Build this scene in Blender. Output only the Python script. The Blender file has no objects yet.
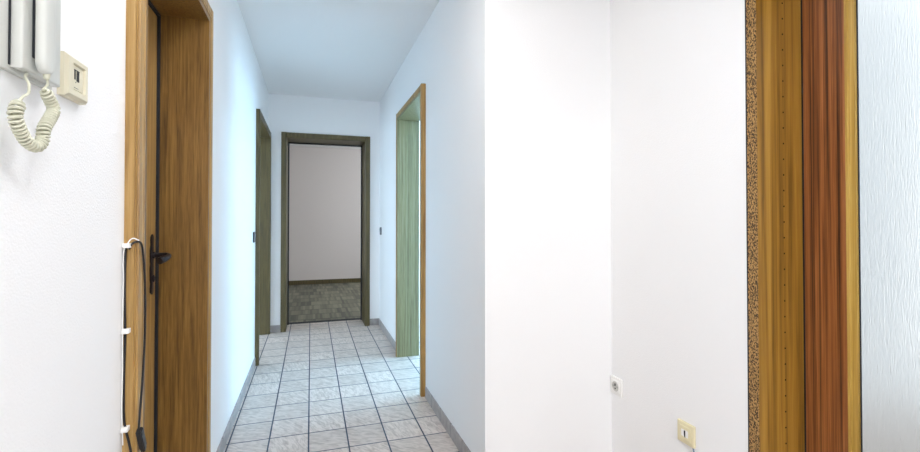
import bpy, bmesh, math, random
from mathutils import Vector, Matrix
random.seed(7)
SC = bpy.context.scene
COL = SC.collection

# ------------------------------------------------------------------ materials
def new_mat(name):
    m = bpy.data.materials.new(name); m.use_nodes = True
    nt = m.node_tree; b = nt.nodes['Principled BSDF']
    return m, nt, b
def lin(c):
    def f(v):
        v /= 255.0
        return v/12.92 if v <= .04045 else ((v+.055)/1.055)**2.4
    return (f(c[0]), f(c[1]), f(c[2]), 1)
def plain(name, rgb, rough=.5, metal=0, spec=.5):
    m, nt, b = new_mat(name)
    tc = nt.nodes.new('ShaderNodeTexCoord'); n = nt.nodes.new('ShaderNodeTexNoise')
    n.inputs['Scale'].default_value = 60; n.inputs['Detail'].default_value = 3
    r = nt.nodes.new('ShaderNodeMapRange'); r.inputs['To Min'].default_value = rough-.05; r.inputs['To Max'].default_value = rough+.05
    nt.links.new(tc.outputs['Object'], n.inputs['Vector']); nt.links.new(n.outputs['Fac'], r.inputs['Value'])
    nt.links.new(r.outputs['Result'], b.inputs['Roughness'])
    b.inputs['Base Color'].default_value = lin(rgb); b.inputs['Metallic'].default_value = metal
    b.inputs['Specular IOR Level'].default_value = spec
    return m
def paint(name, rgb, bump=.25, scale=160):
    m, nt, b = new_mat(name)
    b.inputs['Base Color'].default_value = lin(rgb); b.inputs['Roughness'].default_value = .85
    b.inputs['Specular IOR Level'].default_value = .2
    tc = nt.nodes.new('ShaderNodeTexCoord')
    n = nt.nodes.new('ShaderNodeTexNoise'); n.inputs['Scale'].default_value = scale; n.inputs['Detail'].default_value = 3
    bp = nt.nodes.new('ShaderNodeBump'); bp.inputs['Strength'].default_value = bump; bp.inputs['Distance'].default_value = .002
    nt.links.new(tc.outputs['Object'], n.inputs['Vector']); nt.links.new(n.outputs['Fac'], bp.inputs['Height'])
    nt.links.new(bp.outputs['Normal'], b.inputs['Normal'])
    return m
def wood(name, dark, mid, light, scale=(70, 70, 2.2), rough=.42, fine=1.0, streak=0.0):
    """long vertical grain: two stretched noises through a colour ramp"""
    m, nt, b = new_mat(name)
    L = nt.links.new
    tc = nt.nodes.new('ShaderNodeTexCoord')
    mp = nt.nodes.new('ShaderNodeMapping'); mp.inputs['Scale'].default_value = scale
    L(tc.outputs['Object'], mp.inputs['Vector'])
    n1 = nt.nodes.new('ShaderNodeTexNoise'); n1.inputs['Scale'].default_value = 1; n1.inputs['Detail'].default_value = 5; n1.inputs['Roughness'].default_value = .6
    n1.inputs['Distortion'].default_value = .4
    L(mp.outputs['Vector'], n1.inputs['Vector'])
    mp2 = nt.nodes.new('ShaderNodeMapping'); mp2.inputs['Scale'].default_value = (scale[0]*6, scale[1]*6, scale[2]*6)
    L(tc.outputs['Object'], mp2.inputs['Vector'])
    n2 = nt.nodes.new('ShaderNodeTexNoise'); n2.inputs['Scale'].default_value = 1; n2.inputs['Detail'].default_value = 2
    L(mp2.outputs['Vector'], n2.inputs['Vector'])
    mx = nt.nodes.new('ShaderNodeMix'); mx.data_type = 'FLOAT'; mx.inputs['Factor'].default_value = .3*fine
    L(n1.outputs['Fac'], mx.inputs['A']); L(n2.outputs['Fac'], mx.inputs['B'])
    r = nt.nodes.new('ShaderNodeValToRGB')
    r.color_ramp.elements[0].position = .36; r.color_ramp.elements[0].color = lin(dark)
    r.color_ramp.elements[1].position = .66; r.color_ramp.elements[1].color = lin(light)
    e = r.color_ramp.elements.new(.5); e.color = lin(mid)
    L(mx.outputs['Result'], r.inputs['Fac'])
    last = r.outputs['Color']
    if streak:
        mp3 = nt.nodes.new('ShaderNodeMapping'); mp3.inputs['Scale'].default_value = (scale[0]*1.6, scale[1]*1.6, scale[2]*.35)
        L(tc.outputs['Object'], mp3.inputs['Vector'])
        n3 = nt.nodes.new('ShaderNodeTexNoise'); n3.inputs['Scale'].default_value = 1; n3.inputs['Detail'].default_value = 1
        L(mp3.outputs['Vector'], n3.inputs['Vector'])
        rr = nt.nodes.new('ShaderNodeValToRGB')
        rr.color_ramp.elements[0].position = .30; rr.color_ramp.elements[0].color = (streak, streak, streak, 1)
        rr.color_ramp.elements[1].position = .44; rr.color_ramp.elements[1].color = (1, 1, 1, 1)
        L(n3.outputs['Fac'], rr.inputs['Fac'])
        mm = nt.nodes.new('ShaderNodeMix'); mm.data_type = 'RGBA'; mm.blend_type = 'MULTIPLY'; mm.inputs['Factor'].default_value = 1
        L(last, mm.inputs['A']); L(rr.outputs['Color'], mm.inputs['B']); last = mm.outputs['Result']
    L(last, b.inputs['Base Color'])
    bp = nt.nodes.new('ShaderNodeBump'); bp.inputs['Strength'].default_value = .15; bp.inputs['Distance'].default_value = .001
    L(mx.outputs['Result'], bp.inputs['Height']); L(bp.outputs['Normal'], b.inputs['Normal'])
    b.inputs['Roughness'].default_value = rough
    return m

def M(nt, op, a, b=None, c=None):
    n = nt.nodes.new('ShaderNodeMath'); n.operation = op
    for i, v in enumerate((a, b, c)):
        if v is None: continue
        if isinstance(v, (int, float)): n.inputs[i].default_value = v
        else: nt.links.new(v, n.inputs[i])
    return n.outputs[0]

def tile_floor():
    m, nt, b = new_mat('ceramic_tiles'); L = nt.links.new
    tc = nt.nodes.new('ShaderNodeTexCoord'); sp = nt.nodes.new('ShaderNodeSeparateXYZ'); L(tc.outputs['Object'], sp.inputs[0])
    u = M(nt, 'DIVIDE', M(nt, 'ADD', sp.outputs['X'], .2055+20*.198), .198)
    v = M(nt, 'DIVIDE', M(nt, 'ADD', sp.outputs['Y'], -2.634+40*.2225), .2225)
    fu, fv = M(nt, 'FRACT', u), M(nt, 'FRACT', v)
    du = M(nt, 'MULTIPLY', M(nt, 'MINIMUM', fu, M(nt, 'SUBTRACT', 1, fu)), .198)
    dv = M(nt, 'MULTIPLY', M(nt, 'MINIMUM', fv, M(nt, 'SUBTRACT', 1, fv)), .2225)
    d = M(nt, 'MINIMUM', du, dv)
    g = nt.nodes.new('ShaderNodeMapRange'); g.inputs['From Min'].default_value = .0028; g.inputs['From Max'].default_value = .0046
    L(d, g.inputs['Value'])
    # one random value per tile
    cb = nt.nodes.new('ShaderNodeCombineXYZ'); L(M(nt, 'FLOOR', u), cb.inputs[0]); L(M(nt, 'FLOOR', v), cb.inputs[1])
    wn = nt.nodes.new('ShaderNodeTexWhiteNoise'); wn.noise_dimensions = '3D'; L(cb.outputs[0], wn.inputs['Vector'])
    # rippled relief: stretched noise turned a different way on each tile
    ang = M(nt, 'ADD', M(nt, 'MULTIPLY', wn.outputs['Value'], 1.2), .3)
    vr = nt.nodes.new('ShaderNodeVectorRotate'); vr.rotation_type = 'Z_AXIS'; L(tc.outputs['Object'], vr.inputs['Vector']); L(ang, vr.inputs['Angle'])
    mp = nt.nodes.new('ShaderNodeMapping'); mp.inputs['Scale'].default_value = (16, 60, 1); L(vr.outputs[0], mp.inputs['Vector'])
    off = nt.nodes.new('ShaderNodeVectorMath'); off.operation = 'ADD'; L(mp.outputs[0], off.inputs[0])
    sc = nt.nodes.new('ShaderNodeVectorMath'); sc.operation = 'SCALE'; sc.inputs['Scale'].default_value = 40; L(wn.outputs['Color'], sc.inputs[0]); L(sc.outputs[0], off.inputs[1])
    n = nt.nodes.new('ShaderNodeTexNoise'); n.inputs['Scale'].default_value = 1; n.inputs['Detail'].default_value = 3; n.inputs['Distortion'].default_value = 1.2
    L(off.outputs[0], n.inputs['Vector'])
    cr = nt.nodes.new('ShaderNodeValToRGB')
    cr.color_ramp.elements[0].position = .3; cr.color_ramp.elements[0].color = lin((178, 166, 158))
    cr.color_ramp.elements[1].position = .6; cr.color_ramp.elements[1].color = lin((216, 205, 197))
    L(n.outputs['Fac'], cr.inputs['Fac'])
    hv = nt.nodes.new('ShaderNodeHueSaturation'); L(cr.outputs['Color'], hv.inputs['Color'])
    L(M(nt, 'ADD', M(nt, 'MULTIPLY', wn.outputs['Value'], .14), .93), hv.inputs['Value'])
    mx = nt.nodes.new('ShaderNodeMix'); mx.data_type = 'RGBA'; L(g.outputs['Result'], mx.inputs['Factor'])
    mx.inputs['A'].default_value = lin((22, 44, 72)); L(hv.outputs['Color'], mx.inputs['B'])
    L(mx.outputs['Result'], b.inputs['Base Color'])
    hgt = M(nt, 'ADD', M(nt, 'MULTIPLY', n.outputs['Fac'], .6), M(nt, 'MULTIPLY', g.outputs['Result'], 1.0))
    bp = nt.nodes.new('ShaderNodeBump'); bp.inputs['Strength'].default_value = .45; bp.inputs['Distance'].default_value = .002
    L(hgt, bp.inputs['Height']); L(bp.outputs['Normal'], b.inputs['Normal'])
    b.inputs['Roughness'].default_value = .42
    return m

def skirting_tile(axis):
    """tile skirting: a joint every 20 cm along the wall"""
    m, nt, b = new_mat('skirting_tile_'+axis); L = nt.links.new
    tc = nt.nodes.new('ShaderNodeTexCoord'); sp = nt.nodes.new('ShaderNodeSeparateXYZ'); L(tc.outputs['Object'], sp.inputs[0])
    u = M(nt, 'FRACT', M(nt, 'DIVIDE', M(nt, 'ADD', sp.outputs[axis], 10.05), .2))
    d = M(nt, 'MULTIPLY', M(nt, 'MINIMUM', u, M(nt, 'SUBTRACT', 1, u)), .2)
    g = M(nt, 'GREATER_THAN', d, .0022)
    n = nt.nodes.new('ShaderNodeTexNoise'); n.inputs['Scale'].default_value = 25; L(tc.outputs['Object'], n.inputs['Vector'])
    cr = nt.nodes.new('ShaderNodeValToRGB'); cr.color_ramp.elements[0].position = .3; cr.color_ramp.elements[1].position = .7
    cr.color_ramp.elements[0].color = lin((150, 145, 145)); cr.color_ramp.elements[1].color = lin((176, 170, 168)); L(n.outputs['Fac'], cr.inputs['Fac'])
    mx = nt.nodes.new('ShaderNodeMix'); mx.data_type = 'RGBA'; L(g, mx.inputs['Factor']); mx.inputs['A'].default_value = lin((60, 68, 78)); L(cr.outputs['Color'], mx.inputs['B'])
    L(mx.outputs['Result'], b.inputs['Base Color']); b.inputs['Roughness'].default_value = .4
    return m

def parquet():
    """mosaic parquet: blocks of short fingers, running lengthwise"""
    m, nt, b = new_mat('mosaic_parquet'); L = nt.links.new
    tc = nt.nodes.new('ShaderNodeTexCoord'); sp = nt.nodes.new('ShaderNodeSeparateXYZ'); L(tc.outputs['Object'], sp.inputs[0])
    row = M(nt, 'FLOOR', M(nt, 'DIVIDE', M(nt, 'ADD', sp.outputs['Y'], 10), .30))
    shift = M(nt, 'MULTIPLY', row, .37)
    bx_ = M(nt, 'ADD', M(nt, 'DIVIDE', M(nt, 'ADD', sp.outputs['X'], 10), .165), shift)
    fx = M(nt, 'FLOOR', M(nt, 'MULTIPLY', bx_, 6))
    cb = nt.nodes.new('ShaderNodeCombineXYZ'); L(fx, cb.inputs[0]); L(row, cb.inputs[1])
    wn = nt.nodes.new('ShaderNodeTexWhiteNoise'); wn.noise_dimensions = '3D'; L(cb.outputs[0], wn.inputs['Vector'])
    cb2 = nt.nodes.new('ShaderNodeCombineXYZ'); L(M(nt, 'FLOOR', bx_), cb2.inputs[0]); L(row, cb2.inputs[1])
    wn2 = nt.nodes.new('ShaderNodeTexWhiteNoise'); wn2.noise_dimensions = '3D'; L(cb2.outputs[0], wn2.inputs['Vector'])
    f = M(nt, 'ADD', M(nt, 'MULTIPLY', wn.outputs['Value'], .6), M(nt, 'MULTIPLY', wn2.outputs['Value'], .4))
    cr = nt.nodes.new('ShaderNodeValToRGB')
    cr.color_ramp.elements[0].position = .15; cr.color_ramp.elements[0].color = lin((84, 82, 72))
    cr.color_ramp.elements[1].position = .9; cr.color_ramp.elements[1].color = lin((134, 132, 112))
    L(f, cr.inputs['Fac'])
    fr = M(nt, 'FRACT', M(nt, 'DIVIDE', M(nt, 'ADD', sp.outputs['Y'], 10), .30))
    j = M(nt, 'GREATER_THAN', M(nt, 'MINIMUM', fr, M(nt, 'SUBTRACT', 1, fr)), .03)
    mx = nt.nodes.new('ShaderNodeMix'); mx.data_type = 'RGBA'; L(j, mx.inputs['Factor']); mx.inputs['A'].default_value = lin((58, 56, 48)); L(cr.outputs['Color'], mx.inputs['B'])
    L(mx.outputs['Result'], b.inputs['Base Color']); b.inputs['Roughness'].default_value = .6
    return m

def chipboard():
    m, nt, b = new_mat('raw_chipboard_edge'); L = nt.links.new
    tc = nt.nodes.new('ShaderNodeTexCoord')
    mp = nt.nodes.new('ShaderNodeMapping'); mp.inputs['Scale'].default_value = (1, 1, .55); L(tc.outputs['Object'], mp.inputs['Vector'])
    v = nt.nodes.new('ShaderNodeTexNoise'); v.inputs['Scale'].default_value = 300; v.inputs['Detail'].default_value = 3; L(mp.outputs[0], v.inputs['Vector'])
    cr = nt.nodes.new('ShaderNodeValToRGB')
    cr.color_ramp.elements[0].position = .42; cr.color_ramp.elements[0].color = lin((64, 48, 30))
    cr.color_ramp.elements[1].position = .58; cr.color_ramp.elements[1].color = lin((180, 140, 84))
    L(v.outputs['Fac'], cr.inputs['Fac']); L(cr.outputs['Color'], b.inputs['Base Color'])
    bp = nt.nodes.new('ShaderNodeBump'); bp.inputs['Strength'].default_value = .6; bp.inputs['Distance'].default_value = .002
    L(v.outputs['Fac'], bp.inputs['Height']); L(bp.outputs['Normal'], b.inputs['Normal'])
    b.inputs['Roughness'].default_value = .9
    return m

def door_glass():
    m, nt, b = new_mat('rippled_door_glass'); L = nt.links.new
    b.inputs['Base Color'].default_value = (.93, .97, 1, 1); b.inputs['Transmission Weight'].default_value = 1
    b.inputs['Roughness'].default_value = .28; b.inputs['IOR'].default_value = 1.3
    tc = nt.nodes.new('ShaderNodeTexCoord')
    mp = nt.nodes.new('ShaderNodeMapping'); mp.inputs['Scale'].default_value = (1, 210, 26); L(tc.outputs['Object'], mp.inputs['Vector'])
    n = nt.nodes.new('ShaderNodeTexNoise'); n.inputs['Scale'].default_value = 1; n.inputs['Detail'].default_value = 4; n.inputs['Distortion'].default_value = .6
    L(mp.outputs[0], n.inputs['Vector'])
    bp = nt.nodes.new('ShaderNodeBump'); bp.inputs['Strength'].default_value = 1; bp.inputs['Distance'].default_value = .0021
    L(n.outputs['Fac'], bp.inputs['Height']); L(bp.outputs['Normal'], b.inputs['Normal'])
    return m

WALL = paint('white_wall_paint', (241, 242, 243), .35, 220)
WALLF = paint('warm_white_wall_paint', (219, 211, 208), .2)
CEIL = paint('white_ceiling_paint', (236, 236, 236), .1)
OAK = wood('oak_veneer', (90, 64, 28), (126, 93, 43), (150, 115, 58), scale=(110, 110, 3.0))
OAKL = wood('light_oak_casing', (138, 104, 54), (170, 134, 76), (190, 156, 98), scale=(45, 45, 1.6))
OAKD = wood('shaded_dark_oak', (66, 58, 34), (86, 76, 44), (104, 92, 56), scale=(60, 60, 2.5))  # same oak with the frames' shade put into its colour; also dark skirting
OAKR = wood('cool_lit_oak_frame', (104, 98, 68), (130, 126, 90), (150, 146, 112), scale=(90, 90, 2.0))  # same oak again, cool room light tinted into its colour
GOLD = wood('varnished_jamb_board', (114, 80, 28), (154, 112, 40), (182, 140, 60), scale=(36, 36, .8), rough=.35, fine=.5)
TEAK = wood('red_brown_door_stile', (80, 44, 22), (134, 80, 40), (166, 108, 60), scale=(110, 110, 1.2), rough=.35, fine=.8, streak=.3)
BEAD = wood('yellow_glazing_bead', (156, 122, 50), (184, 150, 72), (202, 172, 96), scale=(60, 60, .9), rough=.35)
TILE = tile_floor(); SKX = skirting_tile('X'); SKY = skirting_tile('Y'); PARQ = parquet(); CHIP = chipboard(); GLASS = door_glass()
IVORY = plain('ivory_plastic', (218, 212, 188), .4)
YELLOWED = plain('yellowed_plastic', (226, 217, 180), .4)
PHONE = plain('pale_grey_plastic', (206, 208, 203), .35)
CORDM = plain('cream_cord_plastic', (200, 200, 180), .38)
WELL = plain('white_plastic_well_shade', (196, 194, 190), .5)  # white socket plastic, shading of the well put into the colour
WHITEP = plain('white_plastic', (240, 240, 238), .35)
BLACK = plain('black_plastic', (22, 22, 26), .45)
IRON = plain('black_iron', (26, 22, 30), .38, .3)
BROWNP = plain('dark_brown_plastic', (40, 46, 54), .4)
GREYP = plain('grey_plastic', (120, 128, 136), .4)
DARK = plain('dark_recess', (24, 24, 26), .9)
METAL = plain('brushed_metal', (150, 152, 150), .3, .9)
BLUEC = plain('blue_grey_cable', (120, 140, 160), .4)
SEAL_SHADE = plain('dark_seal_and_shade', (30, 34, 42), .7)  # rubber seals, and the painted shade slits of the intercom phone
GROUNDM = paint('pale_blue_grey_paving', (150, 168, 180), .2, 30)

# ------------------------------------------------------------------ geometry helpers
def box(bm, x0, x1, y0, y1, z0, z1, bev=0, seg=2):
    vs = [bm.verts.new(p) for p in ((x0,y0,z0),(x1,y0,z0),(x1,y1,z0),(x0,y1,z0),(x0,y0,z1),(x1,y0,z1),(x1,y1,z1),(x0,y1,z1))]
    fs = [bm.faces.new([vs[i] for i in q]) for q in ((3,2,1,0),(4,5,6,7),(0,1,5,4),(1,2,6,5),(2,3,7,6),(3,0,4,7))]
    if bev:
        es = list({e for f in fs for e in f.edges})
        bmesh.ops.bevel(bm, geom=es, offset=bev, segments=seg, affect='EDGES', profile=.5)
def prism(bm, pts, axis, a0, a1, bev=0):
    """polygon pts (two remaining axes in order) extruded along axis from a0 to a1"""
    def P(p, a):
        return {'X': (a, p[0], p[1]), 'Y': (p[0], a, p[1]), 'Z': (p[0], p[1], a)}[axis]
    A = [bm.verts.new(P(p, a0)) for p in pts]; B = [bm.verts.new(P(p, a1)) for p in pts]
    n = len(pts); fs = [bm.faces.new(A[::-1]), bm.faces.new(B)]
    for i in range(n): fs.append(bm.faces.new((A[i], A[(i+1) % n], B[(i+1) % n], B[i])))
    bmesh.ops.recalc_face_normals(bm, faces=fs)
    if bev:
        es = [e for e in fs[1].edges] + [e for e in fs[0].edges]
        bmesh.ops.bevel(bm, geom=es, offset=bev, segments=3, affect='EDGES', profile=.5)
def circ(cx, cy, rx, ry=None, n=20, a0=0, a1=2*math.pi):
    ry = ry or rx
    return [(cx+rx*math.cos(a0+(a1-a0)*i/n), cy+ry*math.sin(a0+(a1-a0)*i/n)) for i in range(n)]
def rrect(x0, x1, y0, y1, r, n=5):
    out = []
    for cx, cy, a in ((x1-r, y1-r, 0), (x0+r, y1-r, math.pi/2), (x0+r, y0+r, math.pi), (x1-r, y0+r, 1.5*math.pi)):
        for i in range(n+1): out.append((cx+r*math.cos(a+math.pi/2*i/n), cy+r*math.sin(a+math.pi/2*i/n)))
    return out
def tube(bm, pts, r, seg=8, taper=None):
    pts = [Vector(p) for p in pts]; rings = []
    t = (pts[1]-pts[0]).normalized(); up = Vector((0, 0, 1)) if abs(t.z) < .9 else Vector((1, 0, 0))
    nrm = t.cross(up).normalized()
    for i, p in enumerate(pts):
        if i == 0: t = (pts[1]-pts[0]).normalized()
        elif i == len(pts)-1: t = (pts[-1]-pts[-2]).normalized()
        else: t = (pts[i+1]-pts[i-1]).normalized()
        nrm = (nrm - t*nrm.dot(t)).normalized(); bn = t.cross(nrm)
        rr = r if taper is None else taper[i]
        rings.append([bm.verts.new(p+nrm*rr*math.cos(2*math.pi*k/seg)+bn*rr*math.sin(2*math.pi*k/seg)) for k in range(seg)])
    for a, b in zip(rings, rings[1:]):
        for k in range(seg): bm.faces.new((a[k], a[(k+1) % seg], b[(k+1) % seg], b[k]))
    bm.faces.new(rings[0][::-1]); bm.faces.new(rings[-1])
def smooth(pts, n=8):
    """Catmull-Rom through the points"""
    P = [Vector(p) for p in pts]; P = [P[0]*2-P[1]] + P + [P[-1]*2-P[-2]]; out = []
    for i in range(1, len(P)-2):
        for k in range(n):
            t = k/n; a, b, c, d = P[i-1], P[i], P[i+1], P[i+2]
            out.append(.5*((2*b)+(c-a)*t+(2*a-5*b+4*c-d)*t*t+(3*b-a-3*c+d)*t**3))
    out.append(P[-2]); return out
def obj(name, bm, mat, parent=None, shade=False):
    bmesh.ops.recalc_face_normals(bm, faces=bm.faces)
    me = bpy.data.meshes.new(name); bm.to_mesh(me); bm.free()
    mats = mat if isinstance(mat, (list, tuple)) else [mat]
    for m in mats: me.materials.append(m)
    if shade:
        for p in me.polygons: p.use_smooth = True
        me.set_sharp_from_angle(angle=math.radians(40))
    o = bpy.data.objects.new(name, me); COL.objects.link(o)
    if parent:
        o.parent = parent; o.matrix_parent_inverse = Matrix.Translation(-world_loc(parent))
    return o
def world_loc(o):
    v = Vector(o.location)
    while o.parent: v = v; o = o.parent
    return v
def thing(name, label, cat, loc, group=None, kind=None):
    o = bpy.data.objects.new(name, None); o.location = loc; o.empty_display_size = .05; COL.objects.link(o)
    if label: o['label'] = label
    if cat: o['category'] = cat
    if group: o['group'] = group
    if kind: o['kind'] = kind
    return o
def tag(o, label=None, cat=None, group=None, kind=None):
    if label: o['label'] = label
    if cat: o['category'] = cat
    if group: o['group'] = group
    if kind: o['kind'] = kind
    return o
def struct(name, boxes, mat, label, cat, bev=0):
    bm = bmesh.new()
    for b in boxes: box(bm, *b, bev=bev)
    return tag(obj(name, bm, mat), label, cat, kind='structure')
def mesh_of(boxes, bev=0):
    bm = bmesh.new()
    for b in boxes: box(bm, *b, bev=bev)
    return bm

# ------------------------------------------------------------------ room shell
H = 2.47
XL, XR = -.422, .722           # hall wall faces
XLb, XRb = -.612, .885         # their backs
YE, YEb = 5.08, 5.43           # end wall
YC, YCb = 1.854, 2.0           # wall that closes the entrance niche
XE, XEb = 1.371, 1.62          # entrance wall
YB, YBb = -.7, -.85            # wall behind
struct('floor', [(-3.5, 3.75, -.85, YEb+.01, -.12, 0), (XLb, XEb, -4.2, -.85, -.12, 0)], TILE, 'pale beige rippled ceramic floor tiles with dark joints', 'floor')
struct('floor_parquet', [(-2.5, 2.7, YEb+.01, 8.8, -.12, 0)], PARQ, 'grey brown mosaic parquet in the room beyond the end doorway', 'floor')
struct('ceiling', [(-3.5, 3.75, YCb-.146, 8.8, H, H+.12), (-3.5, XEb, -4.2, YCb-.146, H, H+.12)], CEIL, 'plain white ceiling', 'ceiling')
struct('wall_left', [(XLb, XL, YBb, 1.318, 0, H), (XLb, XL, 1.318, 2.086, 1.995, H), (XLb, XL, 2.086, 4.0, 0, H), (XLb, XL, 4.0, 5.02, 2.03, H), (XLb, XL, 5.02, YE, 0, H)], WALL, 'white hallway wall on the left', 'wall')
struct('wall_right', [(XR, XRb, YCb, 2.97, 0, H), (XR, XRb, 2.97, 3.85, 2.035, H), (XR, XRb, 3.85, YE, 0, H)], WALL, 'white hallway wall with the open doorway on the right', 'wall')
struct('wall_niche', [(XR, 3.75, YC, YCb, 0, H)], WALL, 'white wall facing the camera beside the hallway', 'wall')
struct('wall_entrance', [(XE, XEb, YBb, .10, 0, H), (XE, XEb, .10, 1.137, 2.07, H), (XE, XEb, 1.137, YC, 0, H)], WALL, 'white wall with two sockets left of the glazed door', 'wall')
struct('wall_end', [(-3.5, -.264, YE, YEb, 0, H), (-.264, .584, YE, YEb, 2.043, H), (.584, 3.75, YE, YEb, 0, H)], WALL, 'white wall at the end of the hallway', 'wall')
struct('wall_back', [(XL, -.35, YBb, YB, 0, H), (-.35, 1.15, YBb, YB, 2.0, H), (1.15, XE, YBb, YB, 0, H)], WALL, 'white wall behind the camera', 'wall')
struct('wall_rear_room', [(XLb, XL, -4.2, YBb, 0, H), (XE, XEb, -4.2, YBb, 0, H), (XLb, XEb, -4.35, -4.2, 0, .9), (XLb, XEb, -4.35, -4.2, 2.1, H), (XLb, -.2, -4.35, -4.2, .9, 2.1), (1.1, XEb, -4.35, -4.2, .9, 2.1)], WALL, 'white walls of the room behind the camera', 'wall')
struct('wall_far_room', [(-2.5, 2.7, 8.62, 8.77, 0, H), (-2.65, -2.5, YEb, 8.77, 0, H),
                         (2.7, 2.85, YEb, 8.77, 0, .9), (2.7, 2.85, YEb, 8.77, 2.1, H), (2.7, 2.85, YEb, 6.2, .9, 2.1), (2.7, 2.85, 7.6, 8.77, .9, 2.1)], WALLF, 'pinkish white walls of the room beyond the end doorway', 'wall')
struct('wall_right_room', [(3.75, 3.9, YC, YEb, 0, .9), (3.75, 3.9, YC, YEb, 2.1, H), (3.75, 3.9, YC, 2.8, .9, 2.1), (3.75, 3.9, 4.1, YEb, .9, 2.1)], WALL, 'white window wall of the room on the right', 'wall')
struct('wall_left_room', [(-3.5, XLb, 2.3, 2.45, 0, H), (-3.65, -3.5, 2.3, YEb, 0, .9), (-3.65, -3.5, 2.3, YEb, 2.1, H), (-3.65, -3.5, 2.3, 3.3, .9, 2.1), (-3.65, -3.5, 4.7, YEb, .9, 2.1)], WALL, 'white walls of the room on the left', 'wall')
struct('ground', [(XEb, 14, -12, YC, -.25, -.13)], GROUNDM, 'pale paving outside the glazed door', 'ground')

# baseboards (tile skirting)
SH = .072
struct('baseboard_left', [(XL, XL+.008, YB, 1.266, 0, SH), (XL, XL+.008, 2.142, 3.945, 0, SH)], SKY, 'grey tile skirting along the left wall', 'baseboard', .001)
struct('baseboard_right', [(XR-.008, XR, YC-.008, 2.915, 0, SH), (XR-.008, XR, 3.905, YE, 0, SH)], SKY, 'grey tile skirting along the right wall', 'baseboard', .001)
struct('baseboard_end', [(XL, -.30, YE-.008, YE, 0, SH), (.618, XR-.008, YE-.008, YE, 0, SH)], SKX, 'grey tile skirting on the end wall', 'baseboard', .001)
struct('baseboard_far_room', [(-2.5, 2.7, 8.602, 8.62, 0, .075)], OAKD, 'dark wooden skirting in the room beyond the end doorway', 'baseboard', .003)
struct('trim_1', [(-.244, .564, YEb-.02, YEb+.04, 0, .006)], SEAL_SHADE, 'dark threshold strip between tiles and parquet', 'threshold', .002)

# ------------------------------------------------------------------ doors in the hall
def casing_profile(w, t):
    """(along, out): a flat board with a rebated outer step and a rounded inner bead"""
    return [(0, 0), (0, t*.70), (.0045, t*.70), (.0045, t*.80), (.002, t*.86), (.004, t), (w*.66, t), (w*.69, t*.93), (w*.74, t*.93),
            (w*.78, t), (w*.93, t), (w, t*.85), (w, 0)]
def door_frame(parent, side, y0, y1, ztop, w, t, xf, xb, mat, cmat):
    """lined doorway in a wall that runs along Y: xf = hall face of the wall, side = direction into the hall"""
    lin_t = .019
    bm = bmesh.new()
    xa = xf+side*(t-.003)
    box(bm, min(xa, xb), max(xa, xb), y0-lin_t, y0, 0, ztop, .001)
    box(bm, min(xa, xb), max(xa, xb), y1, y1+lin_t, 0, ztop, .001)
    box(bm, min(xa, xb), max(xa, xb), y0-lin_t, y1+lin_t, ztop, ztop+lin_t, .001)
    fr = obj('door_lining', bm, mat, parent)
    pr = casing_profile(w, t); k_ = (w-lin_t-.0003)/w
    for k in range(3):
        bm = bmesh.new()
        if k == 0: prism(bm, [(xf+side*o, y0-w+a*k_) for a, o in pr], 'Z', 0, ztop+w)
        elif k == 1: prism(bm, [(xf+side*o, y1+w-a*k_) for a, o in pr], 'Z', 0, ztop+w)
        else: prism(bm, [(xf+side*o, ztop+w-a*k_) for a, o in pr], 'Y', y0-lin_t, y1+lin_t)
        obj('door_casing', bm, cmat, parent)
    return fr

# --- door 1: closed leaf deep in its lining, near left
d1 = thing('door_1', 'golden oak door deep in its frame, nearest on the left, with black iron handle', 'door', (-.5, 1.708, 0), kind='structure')
door_frame(d1, 1, 1.338, 2.066, 1.975, .062, .03, XL, XLb, OAK, OAKL)
bm = bmesh.new()
box(bm, -.606, -.574, 1.342, 2.050, .006, 1.962, .002)
leaf = obj('door_leaf', bm, OAKL, d1)
bm = bmesh.new(); box(bm, -.600, -.566, 2.052, 2.064, 0, 1.974); box(bm, -.600, -.566, 1.340, 2.052, 1.964, 1.974)
obj('door_seal', bm, SEAL_SHADE, d1)
# black iron long plate handle
hx, hy = -.574, 1.998
bm = bmesh.new()
out = [(hy, .885), (hy+.012, .893), (hy+.013, .91), (hy+.009, .925), (hy+.014, .94), (hy+.015, .985), (hy+.011, 1.0), (hy+.015, 1.015), (hy+.016, 1.05), (hy+.010, 1.075), (hy+.013, 1.09), (hy+.011, 1.103), (hy, 1.112)]
outl = out + [(2*hy-a, z) for a, z in out[1:-1][::-1]]
prism(bm, outl, 'X', hx, hx+.007, .0015)
prism(bm, circ(hy, 1.033, .013), 'X', hx+.005, hx+.013, .002)
prism(bm, circ(hy, .945, .009, .013), 'X', hx+.005, hx+.012, .0015)
handle = obj('door_handle', bm, IRON, leaf, True)
bm = bmesh.new()
pts = smooth([(hx+.010, hy, 1.033), (hx+.040, hy, 1.034), (hx+.058, hy-.006, 1.033), (hx+.066, hy-.030, 1.030), (hx+.068, hy-.070, 1.026), (hx+.066, hy-.105, 1.024), (hx+.060, hy-.118, 1.020)], 6)
n = len(pts)
tube(bm, pts, .009, 12, [.0080+.0050*min(1, max(0, (i/n-.45)/.3)) for i in range(n)])
obj('lever', bm, IRON, handle, True)
bm = bmesh.new(); prism(bm, circ(hy, .948, .003), 'X', hx+.0115, hx+.0125); box(bm, hx+.0115, hx+.0125, hy-.0015, hy+.0015, .938, .948)
obj('keyhole', bm, DARK, handle)

# --- door 2: open doorway further on the left
d2 = thing('door_2', 'oak door frame, shade in its colour, further along the left wall', 'door', (-.5, 4.5, 0), kind='structure')
door_frame(d2, 1, 4.02, 5.0, 2.0, .055, .03, XL, XLb, OAKD, OAKD)

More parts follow.
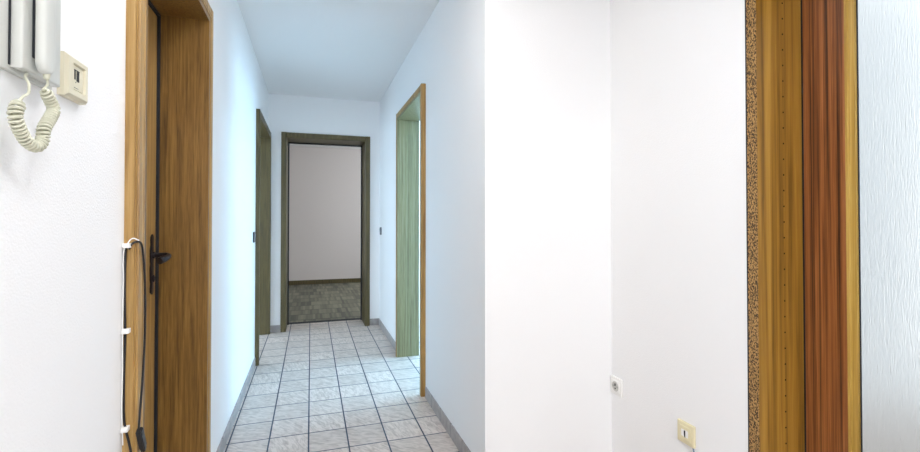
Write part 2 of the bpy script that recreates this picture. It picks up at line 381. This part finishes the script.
# --- door 3: open doorway in the right wall
d3 = thing('door_3', 'open doorway lined in oak, cool light in its colour, in the right wall, light falling through', 'door', (.8, 3.41, 0), kind='structure')
door_frame(d3, -1, 2.99, 3.83, 2.015, .055, .03, XR, XRb, OAKR, OAKL)

# --- door 4: end doorway
d4 = thing('door_4', 'oak frame, shade in its colour, of the open doorway at the end of the hallway', 'door', (.16, 5.25, 0), kind='structure')
bm = mesh_of([(-.263, -.244, YE-.004, YEb, 0, 2.023), (.564, .583, YE-.004, YEb, 0, 2.023), (-.263, .583, YE-.004, YEb, 2.023, 2.042)], .001)
obj('door_lining', bm, OAKD, d4)
pr = casing_profile(.053, .022)
for k in range(3):
    bm = bmesh.new()
    if k == 0: prism(bm, [(-.244-.053+a, YE-o) for a, o in pr], 'Z', 0, 2.076)
    elif k == 1: prism(bm, [(.564+.053-a, YE-o) for a, o in pr], 'Z', 0, 2.076)
    else: prism(bm, [(YE-o, 2.076-a) for a, o in pr], 'X', -.244, .564)
    obj('door_casing', bm, OAKD, d4)
bm = mesh_of([(.550, .5638, YEb-.05, YEb-.035, 0, 2.01), (-.2438, -.230, YEb-.05, YEb-.035, 0, 2.01), (-.2438, .5638, YEb-.05, YEb-.035, 2.009, 2.0228)])
obj('door_seal', bm, SEAL_SHADE, d4)

# --- door 5: glazed entrance door on the right
d5 = thing('door_5', 'glazed entrance door with red brown stile, yellow beads and rippled glass', 'door', (1.58, .62, 0), kind='structure')
JY = 1.097; NY = .14; JT = 2.03
bm = mesh_of([(XE-.002, XE, JY, JY+.034, 0, JT+.034), (XE-.002, XE, NY-.034, NY, 0, JT+.034), (XE-.002, XE, NY, JY, JT, JT+.034)])
obj('jamb_edge', bm, CHIP, d5)['label'] = 'raw speckled chipboard edge of the jamb'
bm = mesh_of([(XE, 1.612, JY, JY+.034, 0, JT+.034), (XE, 1.612, NY-.034, NY, 0, JT+.034), (XE, 1.612, NY, JY, JT, JT+.034)])
jb = obj('door_jamb', bm, GOLD, d5); jb['label'] = 'golden varnished jamb board with a row of peg holes'
for k in range(36):
    bm = bmesh.new(); prism(bm, circ(1.487, .12+k*.052, .0028, n=10), 'Y', JY-.0004, JY+.0004)
    obj('peg_hole', bm, DARK, jb)
bm = mesh_of([(XE-.001, XE+.02, JY+.0345, JY+.0398, 0, JT+.03)]); obj('joint_gap', bm, SEAL_SHADE, d5)
# leaf
X0, X1 = 1.568, 1.606
sy0, sy1 = .964, 1.089
leaf5 = thing('door_leaf', None, None, (1.587, .62, 0)); leaf5.parent = d5; leaf5.matrix_parent_inverse = Matrix.Translation(-Vector(d5.location))
def sub(name, bm, mat, par, base):
    o = obj(name, bm, mat); o.parent = par
    o.matrix_parent_inverse = Matrix.Translation(-Vector(base)); return o
B5 = leaf5.location
sub('stile', mesh_of([(X0, X1, sy0, sy1, .01, JT-.006)], .002), TEAK, leaf5, B5)
sub('stile', mesh_of([(X0, X1, NY+.008, NY+.133, .01, JT-.006)], .002), TEAK, leaf5, B5)
sub('rail', mesh_of([(X0, X1, NY+.1335, sy0-.0005, .01, .20)], .002), TEAK, leaf5, B5)
sub('rail', mesh_of([(X0, X1, NY+.1335, sy0-.0005, JT-.10, JT-.006)], .002), TEAK, leaf5, B5)
gz0, gz1 = .20, JT-.10; gy0, gy1 = NY+.133, sy0
bp_ = lambda y, s: [(X0+.001, y), (X0+.001, y-s*.007), (X0+.006, y-s*.009), (X0+.006, y-s*.025), (X0+.016, y-s*.027), (X0+.016, y)]
bm = bmesh.new(); prism(bm, bp_(gy1, 1), 'Z', gz0, gz1); sub('glazing_bead', bm, BEAD, leaf5, B5)
bm = bmesh.new(); prism(bm, bp_(gy0, -1), 'Z', gz0, gz1); sub('glazing_bead', bm, BEAD, leaf5, B5)
bm = mesh_of([(X0+.002, X0+.016, gy0+.028, gy1-.028, gz0, gz0+.027)], .001); sub('glazing_bead', bm, BEAD, leaf5, B5)
bm = mesh_of([(X0+.002, X0+.016, gy0+.028, gy1-.028, gz1-.027, gz1)], .001); sub('glazing_bead', bm, BEAD, leaf5, B5)
bm = mesh_of([(X0+.017, X0+.022, gy0+.001, gy1-.001, gz0+.001, gz1-.001)]); sub('glass_pane', bm, GLASS, leaf5, B5)
bm = mesh_of([(X0+.012, X0+.0168, gy1-.0290, gy1-.0272, gz0+.028, gz1-.028)]); sub('putty_line', bm, SEAL_SHADE, leaf5, B5)
bm = mesh_of([(X0+.004, X0+.03, 1.0895, 1.0965, .01, JT-.006)]); obj('door_seal', bm, SEAL_SHADE, d5)

# ------------------------------------------------------------------ windows in the rooms around (out of the picture, they carry the daylight)
PANE, nt, b = new_mat('window_pane'); nt.nodes.remove(b)
tr = nt.nodes.new('ShaderNodeBsdfTransparent'); gl = nt.nodes.new('ShaderNodeBsdfGlossy'); gl.inputs['Roughness'].default_value = .02
mxs = nt.nodes.new('ShaderNodeMixShader'); mxs.inputs[0].default_value = .06
nt.links.new(tr.outputs[0], mxs.inputs[1]); nt.links.new(gl.outputs[0], mxs.inputs[2]); nt.links.new(mxs.outputs[0], nt.nodes['Material Output'].inputs[0])
def window(i, axis, c, a0, a1, label):
    w = thing('window_%d' % i, label, 'window', ((c, (a0+a1)/2, .9) if axis == 'X' else ((a0+a1)/2, c, .9)), kind='structure')
    def bx(bm, p0, p1, q0, q1, z0, z1):
        if axis == 'X': box(bm, c+p0, c+p1, q0, q1, z0, z1, .002)
        else: box(bm, q0, q1, c+p0, c+p1, z0, z1, .002)
    bm = bmesh.new(); m_ = (a0+a1)/2
    bx(bm, -.03, .03, a0, a0+.06, .9, 2.1); bx(bm, -.03, .03, a1-.06, a1, .9, 2.1); bx(bm, -.03, .03, a0+.06, a1-.06, .9, .96)
    bx(bm, -.03, .03, a0+.06, a1-.06, 2.04, 2.1); bx(bm, -.03, .03, m_-.03, m_+.03, .96, 2.04)
    obj('window_frame', bm, WHITEP, w)
    bm = bmesh.new(); bx(bm, -.004, .004, a0+.06, m_-.03, .96, 2.04); bx(bm, -.004, .004, m_+.03, a1-.06, .96, 2.04)
    obj('window_pane', bm, PANE, w)
window(1, 'X', 3.825, 2.8, 4.1, 'white window in the room on the right')
window(2, 'X', -3.575, 3.3, 4.7, 'white window in the room on the left')
window(3, 'X', 2.775, 6.2, 7.6, 'white window in the room beyond the end doorway')
window(4, 'Y', -4.275, -.2, 1.1, 'white window in the room behind the camera')

# ------------------------------------------------------------------ intercom phone
ph = thing('intercom_phone', 'pale grey wall intercom telephone with a coiled cord hanging below', 'telephone', (XL, .88, 1.385))
bm = bmesh.new()
prism(bm, rrect(.745, .940, 1.384, 1.625, .006), 'X', XL, XL+.007, .0015)
obj('base_plate', bm, PHONE, ph, True)
bm = bmesh.new()
prism(bm, [(.8245, 1.390), (.930, 1.390), (.930, 1.62), (.8245, 1.62)], 'X', XL+.006, XL+.023, .004)
obj('housing', bm, PHONE, ph, True)
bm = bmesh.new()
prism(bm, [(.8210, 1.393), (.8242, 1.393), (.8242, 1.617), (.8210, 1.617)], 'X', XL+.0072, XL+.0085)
obj('gap_shade_strip', bm, SEAL_SHADE, ph)  # dark strip standing for the shade beside the housing
bm = bmesh.new()    # slim handset with rounded lower end
def hs(y0, y1, zb, zt, r): 
    cy_ = (y0+y1)/2; rx = (y1-y0)/2
    return [(cy_+rx*math.cos(a)*1.0, zb+r+r*math.sin(a)) for a in [math.pi+math.pi*i/14 for i in range(15)]] + [(y1, zt), (y0, zt)]
prism(bm, hs(.8365, .8685, 1.389, 1.622, .020), 'X', XL+.029, XL+.044, .006)
hsobj = obj('handset', bm, PHONE, ph, True)
bm = bmesh.new()
tube(bm, [(XL+.038, .853, 1.398), (XL+.038, .853, 1.389), (XL+.038, .853, 1.383)], .004, 10, [.005, .0045, .0036])
obj('cord_plug', bm, CORDM, hsobj, True)
bm = bmesh.new(); box(bm, XL+.0225, XL+.030, .8455, .862, 1.412, 1.60, .002); obj('handset_shade', bm, SEAL_SHADE, ph)  # dark block drawn as the shadow slit under the handset
# coiled cord: helix wound round a hanging path
def coil(bm, path, R, r, pitch):
    path = [Vector(p) for p in path]
    L_ = [0]
    for a, b in zip(path, path[1:]): L_.append(L_[-1]+(b-a).length)
    total = L_[-1]; turns = total/pitch; N = int(turns*14); pts = []
    t = (path[1]-path[0]).normalized(); nrm = t.cross(Vector((1, 0, 0))).normalized(); j = 0
    for i in range(N+1):
        s = total*i/N
        while j < len(L_)-2 and L_[j+1] < s: j += 1
        f = (s-L_[j])/max(1e-9, L_[j+1]-L_[j]); c = path[j].lerp(path[j+1], f)
        t = (path[min(j+2, len(path)-1)]-path[max(0, j-1)]).normalized()
        nrm = (nrm-t*nrm.dot(t)).normalized(); bn = t.cross(nrm)
        e = min(1, s/(pitch*1.2), (total-s)/(pitch*1.2)); rr = R*(.25+.75*e)
        a = 2*math.pi*turns*i/N
        pts.append(c+nrm*rr*math.cos(a)+bn*rr*math.sin(a))
    tube(bm, pts, r, 7); return pts
bm = bmesh.new()
cp = smooth([(-.386, .792, 1.333), (-.386, .783, 1.321), (-.386, .782, 1.308), (-.386, .792, 1.294), (-.386, .808, 1.281), (-.384, .827, 1.276), (-.382, .839, 1.287), (-.382, .843, 1.305), (-.383, .862, 1.326), (-.385, .876, 1.341), (-.385, .868, 1.352), (-.385, .850, 1.366)], 12)
pts = coil(bm, cp, .0068, .0022, .0053)
s0, s1 = pts[0], pts[-1]
tube(bm, smooth([(XL+.014, .854, 1.391), (XL+.024, .828, 1.378), (-.386, .812, 1.364), (-.385, .809, 1.350), (-.386, .798, 1.342), tuple(s0)], 8), .0018, 8)
tube(bm, smooth([tuple(s1), (-.384, .856, 1.376), (XL+.038, .853, 1.386)], 8), .0018, 8)
obj('coiled_cord', bm, CORDM, ph, True)

# ------------------------------------------------------------------ cream wall unit beside the phone
wu = thing('wall_unit', 'small square cream wall unit with dark slotted symbol right of the intercom phone', 'wall unit', (XL, 1.010, 1.39))
y0, y1, z0, z1 = .970, 1.050, 1.388, 1.464
bm = bmesh.new()
def frustum_ring(bm, levels):
    """levels: list of (x, y0, y1, z0, z1) joined in order"""
    prev = None
    for x, a, b, c, d in levels:
        r = [bm.verts.new(p) for p in ((x, a, c), (x, b, c), (x, b, d), (x, a, d))]
        if prev:
            for k in range(4): bm.faces.new((prev[k], prev[(k+1) % 4], r[(k+1) % 4], r[k]))
        prev = r
    return prev
first = None
last = frustum_ring(bm, [(XL, y0, y1, z0, z1), (XL+.010, y0, y1, z0, z1), (XL+.0155, y0+.005, y1-.005, z0+.005, z1-.005), (XL+.0155, y0+.020, y1-.012, z0+.014, z1-.012), (XL+.011, y0+.022, y1-.014, z0+.016, z1-.014)])
bm.faces.new(last)
bm.verts.ensure_lookup_table(); bm.faces.new([bm.verts[i] for i in (3, 2, 1, 0)])
obj('cover', bm, IVORY, wu)
bm = mesh_of([(XL+.0108, XL+.0125, y0+.024, y1-.016, z0+.018, z1-.016)], .0003); ins = obj('insert', bm, IVORY, wu)
bm = bmesh.new(); fx = XL+.0126
yy = y0+.029
def bar(a, b, c, d): box(bm, fx-.0003, fx+.0004, a, b, c, d)
bar(yy, yy+.007, 1.4405, 1.4425); bar(yy+.001, yy+.0025, 1.424, 1.4405); bar(yy+.004, yy+.0056, 1.424, 1.4405)
bar(yy+.009, yy+.020, 1.4405, 1.4425)
for k in range(3): bar(yy+.0095+k*.0036, yy+.0117+k*.0036, 1.422, 1.4405)
bar(yy+.0095, yy+.019, 1.4315, 1.4328)
bar(yy+.006, yy+.0076, 1.4185, 1.4202)
bar(yy, yy+.016, 1.4088, 1.4095)
obj('symbol', bm, BLACK, ins)

# ------------------------------------------------------------------ light switches
def light_switch(xw, side, y, z, label):
    t = thing('light_switch', label, 'light switch', (xw, y, z), 'dark light switches in the hallway')
    a, b = sorted((xw, xw+side*.009))
    bm = bmesh.new(); prism(bm, rrect(y-.0405, y+.0405, z-.0405, z+.0405, .010), 'X', a, b, .002); obj('switch_plate', bm, BROWNP, t, True)
    bm = bmesh.new(); ry = .026
    xs = xw+side*.0088; xt = xw+side*.014; xm = xw+side*.011
    A = [bm.verts.new(p) for p in ((xs, y-ry, z-ry), (xs, y+ry, z-ry), (xs, y+ry, z+ry), (xs, y-ry, z+ry))]
    Bv = [bm.verts.new(p) for p in ((xm, y-ry, z-ry), (xm, y+ry, z-ry), (xt, y+ry, z+ry), (xt, y-ry, z+ry))]
    bm.faces.new(A); bm.faces.new(Bv)
    for k in range(4): bm.faces.new((A[k], A[(k+1) % 4], Bv[(k+1) % 4], Bv[k]))
    obj('rocker', bm, GREYP, t)
light_switch(XL, 1, 3.835, 1.03, 'dark light switch on the left wall just before the second door')
light_switch(XR, -1, 4.955, 1.04, 'dark light switch at the far end of the right wall beside the end doorway')

# ------------------------------------------------------------------ sockets on the entrance wall
def face_ring(bm, cy, cz, r, x0, x1, n=28): prism(bm, circ(cy, cz, r, n=n), 'X', x0, x1)
so = thing('power_socket', 'white power socket low in the corner beside the wall facing the camera', 'socket', (XE, 1.810, .386))
cy, cz = 1.810, .386
bm = bmesh.new(); prism(bm, rrect(cy-.0405, cy+.0405, cz-.0405, cz+.0405, .004), 'X', XE-.010, XE, .002); obj('socket_plate', bm, WHITEP, so, True)
bm = bmesh.new(); prism(bm, rrect(cy-.028, cy+.028, cz-.028, cz+.028, .003), 'X', XE-.0125, XE-.0098, .0008)
ins = obj('socket_insert', bm, WHITEP, so, True)
bm = bmesh.new()   # round well: ring wall and floor
N = 28; R0 = .0205
ra = [bm.verts.new((XE-.0128, cy+(R0+.0025)*math.cos(2*math.pi*k/N), cz+(R0+.0025)*math.sin(2*math.pi*k/N))) for k in range(N)]
rb = [bm.verts.new((XE-.0138, cy+R0*math.cos(2*math.pi*k/N), cz+R0*math.sin(2*math.pi*k/N))) for k in range(N)]
rc = [bm.verts.new((XE-.0128, cy+(R0-.003)*math.cos(2*math.pi*k/N), cz+(R0-.003)*math.sin(2*math.pi*k/N))) for k in range(N)]
for A_, B_ in ((ra, rb), (rb, rc)):
    for k in range(N): bm.faces.new((A_[k], A_[(k+1) % N], B_[(k+1) % N], B_[k]))
bm.faces.new(rc); obj('socket_well', bm, WELL, so, True)
bm = bmesh.new()
for dz in (.0098, -.0098): prism(bm, circ(cy, cz+dz, .0042, n=14), 'X', XE-.0136, XE-.0126)
prism(bm, circ(cy+.001, cz+.004, .0050, .0042, n=14), 'X', XE-.0135, XE-.0127)
obj('contact_hole', bm, DARK, so)
for s in (1, -1): obj('earth_clip', mesh_of([(XE-.0140, XE-.0126, cy+s*.0145-.0025, cy+s*.0145+.0025, cz-.004, cz+.004)]), METAL, so)

ts = thing('telephone_socket', 'yellowed telephone socket low on the wall right of the white power socket', 'socket', (XE, 1.392, .352))
cy, cz = 1.392, .352
bm = bmesh.new(); prism(bm, rrect(cy-.0405, cy+.0405, cz-.0405, cz+.0405, .003), 'X', XE-.011, XE, .003); obj('socket_plate', bm, YELLOWED, ts, True)
bm = bmesh.new(); prism(bm, rrect(cy-.026, cy+.026, cz-.026, cz+.026, .002), 'X', XE-.0135, XE-.0108, .001); obj('socket_insert', bm, YELLOWED, ts, True)
bm = bmesh.new(); prism(bm, rrect(cy-.016, cy+.017, cz-.013, cz+.013, .002), 'X', XE-.0142, XE-.0132); obj('label_field', bm, WHITEP, ts)
bm = bmesh.new(); prism(bm, [(cy-.0035, cz+.012), (cy+.0035, cz+.011), (cy+.0035, cz-.004), (cy+.001, cz-.014), (cy-.0035, cz-.014)], 'X', XE-.0146, XE-.0138); obj('jack_slot', bm, DARK, ts)
bm = bmesh.new(); tube(bm, smooth([(XE-.006, 1.360, .318), (XE-.008, 1.356, .306), (XE-.009, 1.351, .290), (XE-.008, 1.349, .250), (XE-.008, 1.350, .15), (XE-.014, 1.345, .06), (XE-.016, 1.330, .006), (XE-.02, 1.26, .004)], 6), .0028, 8)
tag(obj('telephone_cable', bm, BLUEC, shade=True), 'blue grey cable running down from the yellowed telephone socket', 'cable')

# ------------------------------------------------------------------ cables tied along the first door casing
cx = XL+.004; cyy = 1.2745
bm = bmesh.new()
loop = smooth([(cx+.007, cyy-.001, 1.098), (cx+.011, cyy-.002, 1.107), (XL+.024, cyy-.003, 1.115), (XL+.0335, 1.281, 1.111), (XL+.0335, 1.298, 1.075), (XL+.0335, 1.310, 1.01), (XL+.0345, 1.310, .90), (XL+.036, 1.290, .78), (XL+.036, 1.272, .70), (XL+.036, 1.266, .665)], 8)
tube(bm, loop, .0024, 8)
hc = obj('hanging_cable', bm, BLACK, shade=True)
tag(hc, 'black cable looped over the first door casing with a plug at its end', 'cable')
bm = bmesh.new()
def oriented_box(bm, a, b, w, t, bev=.001):
    a, b = Vector(a), Vector(b); d = (b-a); L_ = d.length; d.normalize(); xx = Vector((1, 0, 0)); side_ = d.cross(xx).normalized()
    vs = []
    for s in (0, L_):
        for p, q in ((-1, -1), (1, -1), (1, 1), (-1, 1)): vs.append(bm.verts.new(a+d*s+side_*p*w/2+xx*q*t/2))
    fs = [bm.faces.new([vs[i] for i in f]) for f in ((0,1,2,3), (7,6,5,4), (0,4,5,1), (1,5,6,2), (2,6,7,3), (3,7,4,0))]
    bmesh.ops.bevel(bm, geom=list({e for f in fs for e in f.edges}), offset=bev, segments=2, affect='EDGES')
oriented_box(bm, (XL+.038, 1.264, .672), (XL+.038, 1.292, .618), .018, .012, .002)
oriented_box(bm, (XL+.038, 1.291, .620), (XL+.038, 1.297, .609), .013, .009, .001)
obj('plug', bm, BLACK, hc)
bm = bmesh.new()
tube(bm, smooth([(cx+.001, cyy-.0035, 1.105), (cx, cyy-.004, 1.0), (cx+.002, cyy-.004, .90), (cx, cyy-.0035, .80), (cx+.001, cyy-.004, .705), (cx+.006, cyy-.005, .67), (cx+.016, cyy-.006, .62), (cx+.022, cyy-.006, .55), (cx+.020, cyy-.006, .30), (cx+.012, cyy-.007, .10), (cx+.010, cyy-.010, .004)], 6), .0027, 8)
tag(obj('bundled_cable', bm, BLACK, shade=True), 'black cable tied down the outer edge of the first door casing', 'cable')
bm = bmesh.new()
tube(bm, smooth([(cx+.001, cyy-.0095, .64), (XL+.0022, cyy-.0095, .72), (XL+.0030, cyy-.010, .82), (XL+.0022, cyy-.0095, .92), (XL+.0032, cyy-.010, 1.02), (XL+.003, cyy-.0098, 1.09), (cx+.007, cyy-.0095, 1.112), (XL+.021, cyy-.010, 1.124), (XL+.034, cyy-.0075, 1.119)], 6), .0014, 8)
tag(obj('white_cable', bm, WHITEP, shade=True), 'thin white cable running beside the black one on the first door casing', 'cable')
for z, wh in ((1.107, 'topmost'), (.906, 'middle'), (.676, 'lowest')):
    bm = bmesh.new()
    for k in range(1): prism(bm, rrect(XL+.0005, XL+.016, cyy-.016, cyy+.0035, .004), 'Z', z-.0055, z+.0055, .001)
    bx0 = obj('cable_clip', bm, WHITEP, shade=True)
    bx0.name = 'cable_clip'
    tag(bx0, '%s of the three white clips holding the cables on the first door casing' % wh, 'cable clip', 'white cable clips on the door casing')

# ------------------------------------------------------------------ light
W = bpy.data.worlds.new('sky'); SC.world = W; W.use_nodes = True
nt = W.node_tree; bg = nt.nodes['Background']
tc = nt.nodes.new('ShaderNodeTexCoord'); sp = nt.nodes.new('ShaderNodeSeparateXYZ'); nt.links.new(tc.outputs['Generated'], sp.inputs[0])
cr = nt.nodes.new('ShaderNodeValToRGB'); nt.links.new(sp.outputs['Z'], cr.inputs['Fac'])
cr.color_ramp.elements[0].position = 0; cr.color_ramp.elements[0].color = (.98, .99, .97, 1)
cr.color_ramp.elements[1].position = .6; cr.color_ramp.elements[1].color = (.86, .92, .95, 1)
nt.links.new(cr.outputs['Color'], bg.inputs['Color']); bg.inputs['Strength'].default_value = 1.22

def area(name, loc, rot, sx, sy, power, col):
    l = bpy.data.lights.new(name, 'AREA'); l.shape = 'RECTANGLE'; l.size = sx; l.size_y = sy; l.energy = power; l.color = col
    o = bpy.data.objects.new(name, l); o.location = loc; o.rotation_euler = rot; COL.objects.link(o); return o
def point(name, loc, power, col, r=.06):
    l = bpy.data.lights.new(name, 'POINT'); l.energy = power; l.color = col; l.shadow_soft_size = r
    o = bpy.data.objects.new(name, l); o.location = loc; COL.objects.link(o); return o
R90 = math.pi/2
area('daylight_right_room', (3.72, 3.45, 1.5), (0, R90, 0), 1.08, 1.2, 96, (.42, .73, 1))
area('daylight_left_room', (-3.47, 4.0, 1.5), (0, -R90, 0), 1.08, 1.3, 48, (.62, .82, 1))
area('daylight_far_room', (2.67, 6.9, 1.5), (0, R90, 0), 1.08, 1.3, 40, (.86, .94, 1))
area('daylight_rear_room', (.45, -4.17, 1.5), (R90, 0, 0), 1.2, 1.08, 17, (.98, .985, 1))
point('lamp_right_room', (2.5, 3.84, 2.35), 62, (.42, .73, 1), .07)
point('lamp_left_room', (-2.3, 4.2, 2.35), 22, (.62, .84, 1), .07)
point('lamp_rear_room', (.4, -3.0, 2.30), 46, (.98, .98, 1), .05)
l = area('added_fill_middle', (.12, 1.3, 2.44), (0, 0, 0), .4, .4, 8.5, (1, .985, .985)); l.data.shape = 'DISK'  # added fill light to brighten the hall side walls, no fixture
l = area('added_fill_hall', (.45, -.2, 2.44), (0, 0, 0), .45, .45, 16, (.985, .985, 1)); l.data.shape = 'DISK'  # added soft fill above the entry, lifts its side walls

# ------------------------------------------------------------------ camera
cam = bpy.data.cameras.new('camera'); co = bpy.data.objects.new('camera', cam); COL.objects.link(co)
cam.sensor_fit = 'HORIZONTAL'; cam.sensor_width = 36; cam.lens = 455/920*36
cam.shift_y = -(226-213.441)/920; cam.clip_start = .02
co.location = (0, 0, 1.17)
co.rotation_euler = (math.radians(90.7), 0, -math.radians(18.131))
SC.camera = co
SC.view_settings.view_transform = 'Standard'; SC.view_settings.look = 'None'
SC.view_settings.exposure = .13; SC.view_settings.gamma = 1; SC.view_settings.use_curve_mapping = False
SC.cycles.max_bounces = 16; SC.cycles.diffuse_bounces = 8
